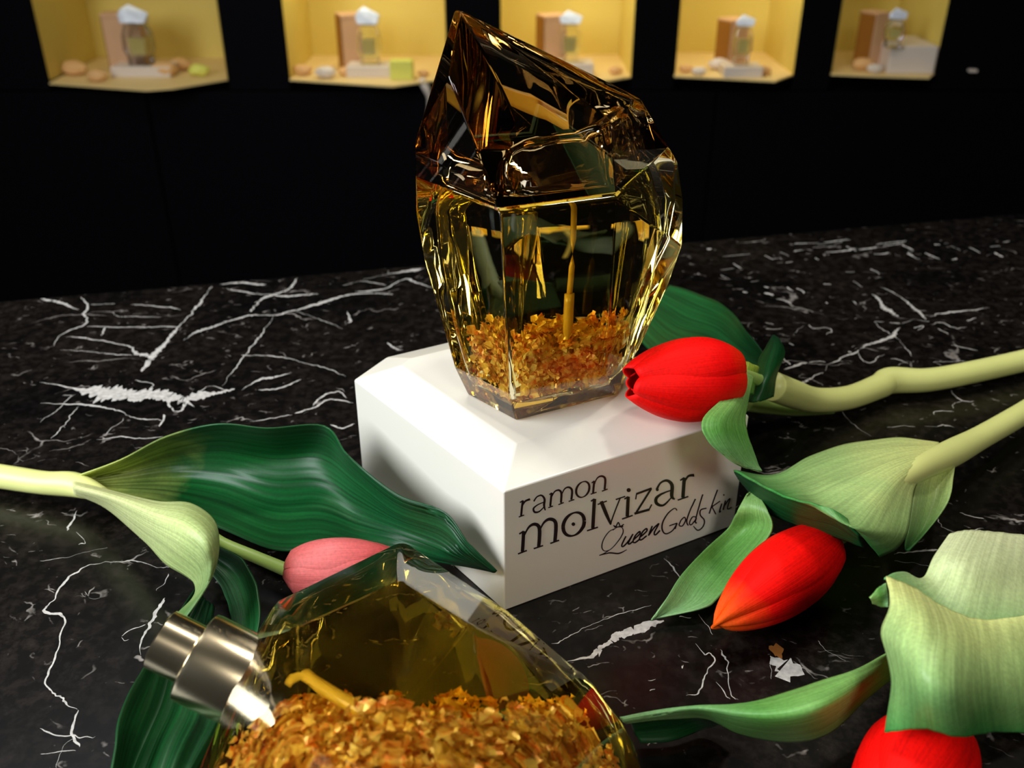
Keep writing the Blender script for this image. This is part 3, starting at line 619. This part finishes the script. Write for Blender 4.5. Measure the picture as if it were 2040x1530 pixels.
hb = hull_bm(pts, 7); hb.normal_update(); bmesh.ops.recalc_face_normals(hb, faces=hb.faces)
SHELL = [(f.calc_center_median().copy(), f.normal.copy()) for f in hb.faces]; hb.free()
def pull(v, margin, c):             # keep the cavity a wall's thickness inside the glass
    for k in range(40):
        if max((v-a).dot(n_) for a, n_ in SHELL) < -margin: break
        v = Vector((v.x+(c.x-v.x)*.04, v.y+(c.y-v.y)*.04, v.z))
    return v
LV = .1440
def cut(z, keep_up, bevel):
    b_ = hull_bm(pts, 7); r_ = bmesh.ops.bisect_plane(b_, geom=b_.verts[:]+b_.edges[:]+b_.faces[:], plane_co=(0, 0, z), plane_no=(0, 0, 1), clear_inner=keep_up, clear_outer=not keep_up)
    bmesh.ops.contextual_create(b_, geom=[e_ for e_ in r_['geom_cut'] if isinstance(e_, bmesh.types.BMEdge)])
    bmesh.ops.bevel(b_, geom=[e_ for e_ in b_.edges if e_.calc_face_angle(0) > .08 and abs(e_.verts[0].co.z-z)+abs(e_.verts[1].co.z-z) > 1e-5], offset=bevel, segments=3, affect='EDGES', profile=.5, clamp_overlap=True)
    bmesh.ops.recalc_face_normals(b_, faces=b_.faces); return b_
cavity_plan = [Vector(v) for v in ((-.0010, .2925, 0), (.0365, .3075, 0), (.0515, .3330, 0), (.036, .3525, 0), (.002, .3540, 0), (-.0225, .3260, 0))]
cc = Vector((.013, .325, 0))
def ring(scale, z, rnd=.22, n_=10, dx=0, dy=0):
    out = []; P = cavity_plan; m_ = len(P)
    for i in range(m_):
        a, b, c = P[i-1], P[i], P[(i+1) % m_]; p0, p2 = b.lerp(a, rnd), b.lerp(c, rnd)
        for k in range(n_):
            t = k/(n_-1); q = p0.lerp(b, t).lerp(b.lerp(p2, t), t); q = cc + (q-cc)*scale; out.append(pull(Vector((q.x+dx, q.y+dy, z)), .0038, cc+Vector((.002, 0, z))))
    return out
def loft(rings):
    V, Fc = [], []; n_ = len(rings[0])
    for r_ in rings: V += r_
    for i in range(len(rings)-1):
        for k in range(n_): Fc.append((i*n_+k, i*n_+(k+1) % n_, (i+1)*n_+(k+1) % n_, (i+1)*n_+k))
    Fc += [tuple(range(n_))[::-1], tuple((len(rings)-1)*n_+k for k in range(n_))]
    return V, Fc
# hollow above the liquid: inner wall of the glass (normals pointing into the hollow)
rs = [ring(.93, LV+.0016, .28), ring(.985, LV+.0024, .28), ring(1.0, LV+.0045, .28), ring(.985, LV+.008, .28), ring(.95, LV+.0115, .28), ring(.86, LV+.015, .30), ring(.70, LV+.0172, .32, dx=.001), ring(.45, LV+.0182, .32, dx=.002), ring(.2, LV+.0186, .32, dx=.002)]
hv, hf = loft(rs)
bmh = bmesh.new(); vs = [bmh.verts.new(v) for v in hv]
for f in hf: bmh.faces.new([vs[i] for i in f])
bmesh.ops.recalc_face_normals(bmh, faces=bmh.faces)
bmesh.ops.reverse_faces(bmh, faces=bmh.faces)
ob = cut(LV+.0004, True, .0007)
me1 = bpy.data.meshes.new('t1'); ob.to_mesh(me1); ob.free(); me2 = bpy.data.meshes.new('t2'); bmh.to_mesh(me2); bmh.free()
bmx = bmesh.new(); bmx.from_mesh(me1); bmx.from_mesh(me2)
bmesh.ops.translate(bmx, vec=-tall.location, verts=bmx.verts)
me = bpy.data.meshes.new('cap'); bmx.to_mesh(me); bmx.free(); me.materials.append(M['capglass'])
go = bpy.data.objects.new('cap', me); COL.objects.link(go); go.parent = tall; crisp(go); go['label'] = 'smoky pointed glass cap'
crisp(bm_obj('glass_body', cut(LV+.0002, False, .0007), M['glass'], tall))
LR = [ring(.55, .0665, .25, dy=-.004), ring(.66, .0672, .24, dy=-.004), ring(.74, .0695, .2, dy=-.003), ring(.80, .076, .18, dy=-.002), ring(.90, .088, .16, dy=-.001), ring(.98, .102, .15), ring(1.0, .115, .15), ring(1.0, .13, .18), ring(.99, .1390, .22), ring(.97, .1412, .25), ring(.93, LV-.0014, .28)]
lv, lf = loft(LR)
liq = mesh('liquid', lv, lf, M['liquid'], tall, True)
liq.modifiers.new('e', 'EDGE_SPLIT').split_angle = radians(50)
def in_tall(c):
    z = c.z
    if z < .0680: return False
    sc = .66 + (min(z, .105)-.068)/.037*.28; d = Vector((c.x, c.y+.002, 0))-cc
    P = cavity_plan; m_ = len(P)
    for i in range(m_):
        a, b = cc+(P[i]-cc)*sc*.93, cc+(P[(i+1) % m_]-cc)*sc*.93; e_ = b-a; n_ = Vector((e_.y, -e_.x, 0)).normalized()
        if (Vector((c.x, c.y+.002, 0))-a).dot(n_) > -.0012: return False
    return z < .0855 + .007*noise.noise(Vector((c.x*90, c.y*90, 1))) + max(0, (c.y-.31))*.12
flakes('gold_leaf', in_tall, 9000, .0026, tall, lambda: Vector((random.uniform(-.025, .055), random.uniform(.285, .36), random.uniform(.067, .092))))
tx = PY(1122, 420, .318).x
tube('dip_tube', [(tx, .318, LV-.002), (tx+.0004, .318, .12), (tx, .318, .105)], [.0011, .0011, .0011], M['tube'], tall, 8, 12)
tube('dip_tube', [(tx, .318, .1048), (tx-.0002, .318, .085), (tx, .318, .075)], [.0019, .0019, .0019], M['tube'], tall, 8, 12)

# ---------------------------------------------------------------- lying bottle
low = empty('perfume_bottle', (-.02, .19, 0), 'amber glass bottle of gold flakes lying on its side in front', 'bottle')
o_pts = [PZ(795,1079,.038), PZ(812,1082,.036), PZ(545,1200,.038), PZ(506,1270,.043), PZ(448,1400,.0390), PZ(392,1540,.036), PZ(330,1720,.030),
    PZ(800,1156,.054), PZ(592,1250,.055), PZ(937,1243,.057), PZ(580,1520,.067), PZ(790,1420,.071), PZ(775,1600,.074), PZ(1000,1560,.064),
    PZ(1010,1214,.042), PZ(1180,1358,.036), PZ(1240,1440,.028), PZ(1262,1480,.02), PZ(1300,1600,.014), PZ(1280,1800,.02),
    PZ(700,2000,.06), PZ(500,1900,.05), PZ(1050,1950,.04)]
q0 = [PZ(800,1180,.0006), PZ(640,1270,.0006), PZ(650,1400,.0006), PZ(600,1640,.0006), PZ(1030,1290,.0006), PZ(1190,1440,.0006), PZ(1240,1600,.0006), PZ(700,1850,.0006), PZ(1100,1750,.0006)]
ob = hull_bm(o_pts+q0, 5, .0019, 4)
lowc = sum(o_pts+q0, Vector())/len(o_pts+q0)
cav = [lowc + (p-lowc)*.84 for p in o_pts+q0]
cbm = hull_bm(cav, 8, .0, 1)
bmesh.ops.recalc_face_normals(ob, faces=ob.faces)
crisp(bm_obj('glass_body', ob, M['glass'], low))
cb = bm_obj('liquid', hull_bm(cav, 9, .004, 4), M['liquid'], low, True)
# half-space list of the cavity for placing flakes
cbm.normal_update(); bmesh.ops.recalc_face_normals(cbm, faces=cbm.faces)
planes = [(f.calc_center_median().copy(), f.normal.copy()) for f in cbm.faces]; cbm.free()
ysplit = PZ(700, 1475, .03).y
def in_low(c):
    if any((c-a).dot(n_) > -.0035 for a, n_ in planes): return False
    lim = ysplit - .004 + .010*noise.noise(Vector((c.x*70, 3, c.z*40))) + (.008 if c.x > -.006 and c.x < .012 else 0)
    return c.y < lim - (c.z-.03)*.5
xmn, xmx = min(p.x for p in cav), max(p.x for p in cav); ymn = min(p.y for p in cav)
flakes('gold_leaf', in_low, 26000, .0026, low, lambda: Vector((random.uniform(xmn, xmx), random.uniform(max(ymn, .11), .235), random.uniform(.004, .062))))
tube('dip_tube', [PZ(620,1392,.043), PZ(760,1480,.051), PZ(1000,1640,.045)], [.002, .002, .002], M['tube'], low, 10, 12)
# sprayer: two metal cylinders on one axis
ax = Vector((1, -.22, -.46)).normalized()
sp0 = PZ(318, 1272, .0440)
def lathe(name, prof, m, parent, seg=64):
    a = ax.cross(Vector((0, 0, 1))).normalized(); b = a.cross(ax); V, Fc = [], []
    for t, r in prof:
        for k in range(seg): q = 2*pi*k/seg; V.append(sp0 + ax*t + (a*cos(q)+b*sin(q))*r)
    for i in range(len(prof)-1):
        for k in range(seg): Fc.append((i*seg+k, i*seg+(k+1) % seg, (i+1)*seg+(k+1) % seg, (i+1)*seg+k))
    Fc += [tuple(range(seg))[::-1], tuple((len(prof)-1)*seg+k for k in range(seg))]
    o = mesh(name, V, Fc, m, parent, True); o.modifiers.new('e', 'EDGE_SPLIT').split_angle = radians(35); return o
lathe('spray_button', [(0, .0080), (.0005, .0087), (.0108, .0087), (.0112, .0084)], M['steel'], low)
lathe('spray_collar', [(.0110, .0120), (.0115, .0129), (.0127, .0131), (.0275, .0131)], M['steel'], low)
lathe('neck', [(.0275, .0095), (.033, .0095)], M['gold'], low, 32)

# ---------------------------------------------------------------- tulips
def head(parent, base, tip, R, m, np_=6, openness=.12, twist=.3, zs=1.0, seed=1, end=.92, blunt=.86, rnd_=.10):
    rnd = random.Random(seed); fl = empty_child('flower', parent, base)
    ax_ = (tip-base); Lh = ax_.length; d = ax_.normalized(); a = d.cross(Vector((0, 0, 1))).normalized(); b = a.cross(d)
    for k in range(np_):
        outer = k % 2; ang0 = twist + k*2*pi/np_; half = (.78 if outer else .72)*(1+rnd.uniform(-.06, .06)); rs_ = (1.0 if outer else .93)*(1+rnd.uniform(-.02, .03)); ln = 1+rnd.uniform(-.06, .04)
        V, Fc, UV = [], [], []; nu, nv = 26, 18
        for i in range(nu+1):
            t = i/nu
            prof = (sin(pi*min(1, .08+t*end))**.55)*(1-.25*t) + openness*t*t
            if t < .06: prof *= t/.06*.7+.3
            wd = half*(sin(pi*(.12+blunt*t))**.5)
            for j in range(nv+1):
                s = -1+2*j/nv; q = ang0 + s*wd*1.25
                r = R*rs_*prof*(1 - .10*s*s + .025*noise.noise(Vector((t*3, s*2, k+seed))) + .035*math.exp(-(s*5)**2)*(t-.2))
                x = base + d*(Lh*ln*(t - rnd_*t*t*s*s)) + (a*cos(q) + b*sin(q)*zs)*r
                V.append(x); UV.append((t, j/nv))
        for i in range(nu):
            for j in range(nv): c = i*(nv+1)+j; Fc.append((c, c+1, c+nv+2, c+nv+1))
        o = mesh('petal', V, Fc, m, fl, True, uvs=UV)
        s = o.modifiers.new('thickness', 'SOLIDIFY'); s.thickness = .0006; s.offset = -1
    return fl
def empty_child(name, parent, loc):
    o = bpy.data.objects.new(name, None); COL.objects.link(o); o.parent = parent; o.empty_display_size = .01
    o.location = Vector(loc) - parent_loc(parent); return o

# left tulip, pink
tA = empty('tulip', PZ(150, 968, 0), 'pink tulip with broad dark green leaves lying left of the cream block', 'tulip')
tube('stem', [PZ(-120,930,.008), PZ(20,952,.0085), PZ(90,962,.0095), PZ(150,966,.011), PZ(205,985,.013)], [.0052, .0052, .0050, .0052, .003], M['stem'], tA)
sheet('leaf', [
    [(145,950,.015),(145,958,.012),(146,968,.012),(150,980,.014)], [(240,915,.024),(240,935,.014),(240,960,.010),(240,988,.012)], [(330,868,.038),(335,905,.018),(340,955,.008),(345,1010,.010)],
    [(430,842,.048),(440,890,.026),(440,965,.009),(445,1052,.010)], [(530,850,.047),(545,905,.022),(545,1000,.010),(545,1094,.014)], [(645,846,.044),(640,905,.024),(640,1000,.012),(640,1094,.018)],
    [(692,905,.042),(710,955,.028),(715,1030,.012),(720,1106,.014)], [(790,982,.038),(790,1015,.028),(790,1055,.018),(790,1102,.012)], [(885,1018,.037),(880,1048,.030),(868,1082,.021),(850,1112,.012)],
    [(932,1078,.031),(928,1095,.027),(920,1108,.022),(910,1122,.015)], [(988,1137,.021),(986,1137,.020),(984,1137,.019),(982,1136,.018)]], M['deep'], tA, 70, 40, ng=14, groove=.0007)
sheet('leaf', [
    [(145,958,.015),(146,968,.018),(147,976,.016),(148,984,.012)], [(225,978,.022),(222,988,.028),(218,998,.024),(212,1010,.013)], [(310,998,.032),(305,1018,.037),(295,1045,.030),(285,1077,.016)],
    [(378,1002,.036),(370,1035,.043),(352,1078,.036),(328,1117,.018)], [(424,1034,.038),(412,1070,.042),(396,1112,.034),(372,1148,.018)], [(435,1085,.034),(424,1112,.035),(408,1142,.028),(390,1168,.017)],
    [(422,1148,.028),(412,1165,.026),(400,1180,.021),(382,1194,.015)], [(385,1210,.022),(375,1216,.020),(362,1222,.016),(345,1232,.012)], [(345,1262,.014),(340,1264,.013),(335,1266,.012),(328,1270,.011)]], M['curl'], tA, 56, 26)
sheet('leaf', [
    [(425,1085,.018),(420,1100,.012),(416,1115,.010),(410,1130,.010)], [(480,1112,.018),(466,1130,.010),(452,1148,.008),(440,1168,.008)], [(508,1160,.016),(490,1175,.009),(475,1190,.007),(455,1205,.007)],
    [(518,1215,.013),(500,1225,.008),(485,1235,.006),(462,1245,.006)], [(512,1270,.010),(500,1275,.007),(488,1280,.005),(470,1290,.005)]], M['dark'], tA, 34, 20)
sheet('leaf', [
    [(390,1165,.012),(400,1180,.008),(410,1195,.006),(425,1205,.006)], [(325,1262,.012),(350,1270,.006),(385,1280,.005),(420,1290,.008)], [(288,1318,.014),(335,1335,.005),(385,1350,.007),(440,1365,.009)], [(255,1375,.017),(318,1398,.005),(375,1415,.010),(445,1430,.009)],
    [(234,1432,.018),(290,1462,.005),(345,1480,.011),(415,1492,.009)], [(226,1495,.017),(262,1530,.005),(320,1550,.010),(375,1560,.008)], [(205,1600,.014),(235,1625,.005),(290,1645,.008),(340,1655,.007)], [(170,1720,.006),(190,1730,.004),(215,1738,.004),(240,1745,.005)]], M['dark'], tA, 60, 30, ng=6, groove=.0012)
tube('stem', [PZ(395,1045,.018), PZ(440,1080,.016), PZ(510,1110,.014), PZ(572,1136,.0135)], [.0020, .0022, .0023, .0025], M['stem_green'], tA)
head(tA, PZ(566,1140,.0125), PZ(815,1120,.012), .0118, M['pink'], twist=.55, seed=3)

# upper right tulip, red, head on the block
tB = empty('tulip', PZ(1690, 800, 0), 'red tulip with its head resting on the corner of the cream block', 'tulip')
tube('stem', [PZ(1535,768,.040), PZ(1580,785,.026), PZ(1625,797,.015), PZ(1690,792,.010), PZ(1750,770,.009), PZ(1775,758,.009), PZ(1850,757,.0085), PZ(1953,738,.0085), PZ(2120,700,.0085)],
     [.0066, .0066, .0060, .0058, .0062, .0068, .0060, .0058, .0058], M['stem'], tB, 60, 18)
tube('stem', [PZ(1466,742,.066), PZ(1492,750,.058), PZ(1530,765,.044)], [.0022, .0024, .0028], M['stem_green'], tB)
tube('stem', [PZ(1485,800,.018), PZ(1530,806,.012), PZ(1590,812,.007), PZ(1660,812,.006)], [.0045, .0045, .0040, .003], M['stem_green'], tB)
sheet('leaf', [[(1535,718,.045),(1525,735,.042),(1510,755,.04)], [(1495,668,.046),(1470,705,.036),(1455,735,.042)], [(1455,618,.040),(1415,670,.032),(1380,730,.036)], [(1400,588,.032),(1350,650,.024),(1310,710,.026)], [(1335,568,.022),(1300,610,.016),(1270,670,.016)]], M['dark'], tB, 36, 22)
sheet('leaf', [[(1540,667,.056),(1543,668,.056),(1547,670,.056)], [(1526,692,.054),(1545,690,.056),(1560,690,.054)], [(1512,716,.052),(1538,718,.055),(1562,708,.052)], [(1506,752,.050),(1526,756,.053),(1548,742,.050)], [(1490,800,.044),(1510,800,.046),(1540,790,.042)]], M['dark'], tB, 28, 16)
sheet('leaf', [[(1474,718,.060),(1490,722,.061),(1512,730,.058)], [(1466,745,.060),(1485,750,.060),(1506,756,.054)], [(1480,778,.060),(1490,782,.058),(1500,785,.052)]], leaf_mat('yellow_sheath', srgb(165,185,70), srgb(120,165,60), srgb(70,140,50), t1=.5), tB, 16, 12)
sheet('leaf', [[(1470,738,.068),(1485,742,.066),(1500,752,.062)], [(1448,785,.070),(1470,792,.069),(1489,800,.064)], [(1400,836,.072),(1440,842,.070),(1484,842,.062)], [(1412,880,.067),(1455,887,.064),(1497,888,.056)], [(1462,920,.058),(1486,926,.055),(1509,922,.050)], [(1514,938,.050),(1515,938,.049),(1517,938,.048)]], M['mid'], tB, 36, 20)
head(tB, PZ(1470,748,.0705), PZ(1252,760,.0765), .0176, M['red'], twist=.62, openness=-.06, seed=12, np_=5, end=.84, blunt=.62, rnd_=.07)

# middle right tulip, red, on the marble
tC = empty('tulip', PZ(1700, 1060, 0), 'red tulip lying under a big pale green leaf, right of the lettering', 'tulip')
tube('stem', [PZ(2140,760,.012), PZ(2040,822,.014), PZ(1953,872,.017), PZ(1895,903,.022), PZ(1835,932,.0295), PZ(1795,956,.0345), PZ(1750,988,.0405), PZ(1700,1030,.0455)], [.0052, .0052, .0052, .0058, .0050, .0038, .0024, .0006], M['stem'], tC, 50, 16)
sheet('leaf', [[(1870,882,.026),(1868,895,.030),(1862,908,.030),(1855,922,.026)], [(1790,872,.030),(1780,915,.036),(1790,950,.040),(1822,968,.032)], [(1700,882,.032),(1690,950,.040),(1740,1005,.046),(1815,1015,.034)],
    [(1615,908,.034),(1620,980,.042),(1705,1045,.050),(1806,1062,.034)], [(1545,945,.036),(1585,985,.044),(1680,1040,.052),(1785,1092,.030)], [(1462,936,.038),(1560,988,.046),(1668,1020,.053),(1752,1108,.028)]], M['pale'], tC, 50, 30)
sheet('leaf', [[(1462,938,.036),(1470,950,.034),(1482,965,.030)], [(1520,968,.040),(1520,990,.032),(1525,1015,.024)], [(1590,996,.044),(1590,1025,.034),(1600,1050,.024)], [(1660,1020,.048),(1660,1045,.038),(1670,1070,.028)], [(1712,1065,.040),(1715,1078,.034),(1722,1090,.028)]], M['dark'], tC, 30, 16)  # fold under the pale leaf; its shade is put into the dark green
sheet('leaf', [[(1855,918,.026),(1882,908,.024),(1906,898,.022)], [(1826,965,.026),(1862,958,.020),(1900,945,.022)], [(1816,1012,.024),(1852,1008,.016),(1892,992,.020)], [(1808,1060,.020),(1832,1060,.013),(1862,1040,.016)], [(1803,1094,.012),(1806,1096,.012),(1810,1097,.012)]], M['pale'], tC, 26, 16)
sheet('leaf', [[(1488,985,.030),(1498,978,.030),(1508,985,.030)], [(1468,1020,.024),(1495,1015,.026),(1530,1018,.028)], [(1450,1052,.014),(1490,1052,.014),(1536,1060,.022)], [(1402,1096,.010),(1436,1108,.006),(1480,1130,.008)], [(1357,1146,.008),(1392,1160,.005),(1430,1192,.006)], [(1325,1195,.008),(1360,1203,.004),(1398,1212,.006)], [(1298,1234,.004),(1300,1233,.003),(1302,1232,.003)]], M['mid'], tC, 40, 18)
tube('stem', [PZ(1640,1085,.018), PZ(1690,1060,.020), PZ(1740,1030,.026)], [.0028, .003, .0032], M['stem_green'], tC)
head(tC, PZ(1655,1078,.0175), PZ(1424,1246,.0150), .0152, M['red2'], twist=.95, openness=.0, seed=21, end=.93, blunt=.76)

# lower right tulip, red, mostly out of frame
tD = empty('tulip', PZ(1840, 1480, 0), 'red tulip at the lower right corner under a large pale wavy leaf', 'tulip')
sheet('leaf', [[(1765,1148,.060),(1820,1170,.058),(1880,1210,.052),(1960,1235,.050),(2070,1220,.050)], [(1774,1205,.060),(1840,1240,.064),(1900,1262,.060),(1970,1275,.052),(2080,1270,.045)], [(1757,1262,.056),(1830,1300,.064),(1900,1322,.062),(1975,1335,.052),(2090,1335,.042)],
    [(1778,1350,.048),(1832,1372,.058),(1900,1388,.058),(1980,1398,.046),(2100,1405,.036)], [(1763,1460,.036),(1840,1450,.044),(1910,1466,.042),(1990,1456,.034),(2110,1465,.028)]], M['pale'], tD, 40, 40)
sheet('leaf', [[(1892,1064,.052),(1930,1057,.052),(1980,1060,.050),(2080,1070,.045)], [(1862,1108,.054),(1900,1112,.057),(1960,1122,.055),(2080,1130,.045)], [(1838,1152,.053),(1880,1165,.053),(1945,1185,.052),(2080,1190,.045)], [(1798,1138,.058),(1855,1195,.052),(1930,1240,.050),(2080,1240,.045)], [(1762,1150,.060),(1830,1200,.056),(1910,1260,.054),(2070,1270,.045)]],
    leaf_mat('creamy_green_leaf', srgb(228,234,185), srgb(205,222,160), srgb(90,165,90), t1=.45, vein=.1), tD, 34, 30)
sheet('leaf', [[(1733,1190,.058),(1735,1194,.057),(1738,1200,.055)], [(1748,1172,.060),(1752,1188,.058),(1756,1206,.054)], [(1764,1160,.060),(1768,1182,.058),(1770,1208,.055)]], M['mid'], tD, 12, 10)
sheet('leaf', [[(1775,1296,.034),(1776,1320,.028),(1778,1348,.020)], [(1700,1336,.036),(1712,1365,.034),(1722,1394,.018)], [(1620,1362,.036),(1636,1410,.038),(1652,1458,.014)], [(1540,1388,.033),(1556,1430,.034),(1575,1476,.012)], [(1465,1403,.030),(1470,1426,.030),(1480,1462,.014)], [(1390,1406,.027),(1395,1413,.026),(1405,1430,.018)], [(1320,1414,.022),(1325,1420,.022),(1335,1430,.018)], [(1235,1430,.018),(1240,1434,.018),(1246,1440,.016)]], M['mid'], tD, 56, 22)
sheet('leaf', [[(1470,1424,.020),(1474,1430,.014),(1478,1438,.010)], [(1395,1414,.024),(1400,1428,.012),(1408,1448,.004)], [(1325,1422,.020),(1332,1448,.008),(1338,1474,.003)], [(1255,1432,.016),(1262,1455,.007),(1275,1478,.003)]], M['dark'], tD, 26, 14)
tube('stem', [PZ(2110,1340,.018), PZ(1990,1390,.018), PZ(1900,1430,.020)], [.004, .004, .0035], M['stem_green'], tD)
head(tD, PZ(1880,1452,.0185), PZ(1725,1690,.0165), .0175, M['red2'], twist=.6, openness=.0, seed=31)
tag(tube('leaf_scrap', [PZ(1612,1060,.001), PZ(1622,1054,.001), PZ(1634,1044,.001)], [.0006, .0009, .0006], M['stem'], None, 8, 8), 'tiny pale plant scrap on the marble above the middle right red flower', 'scrap')
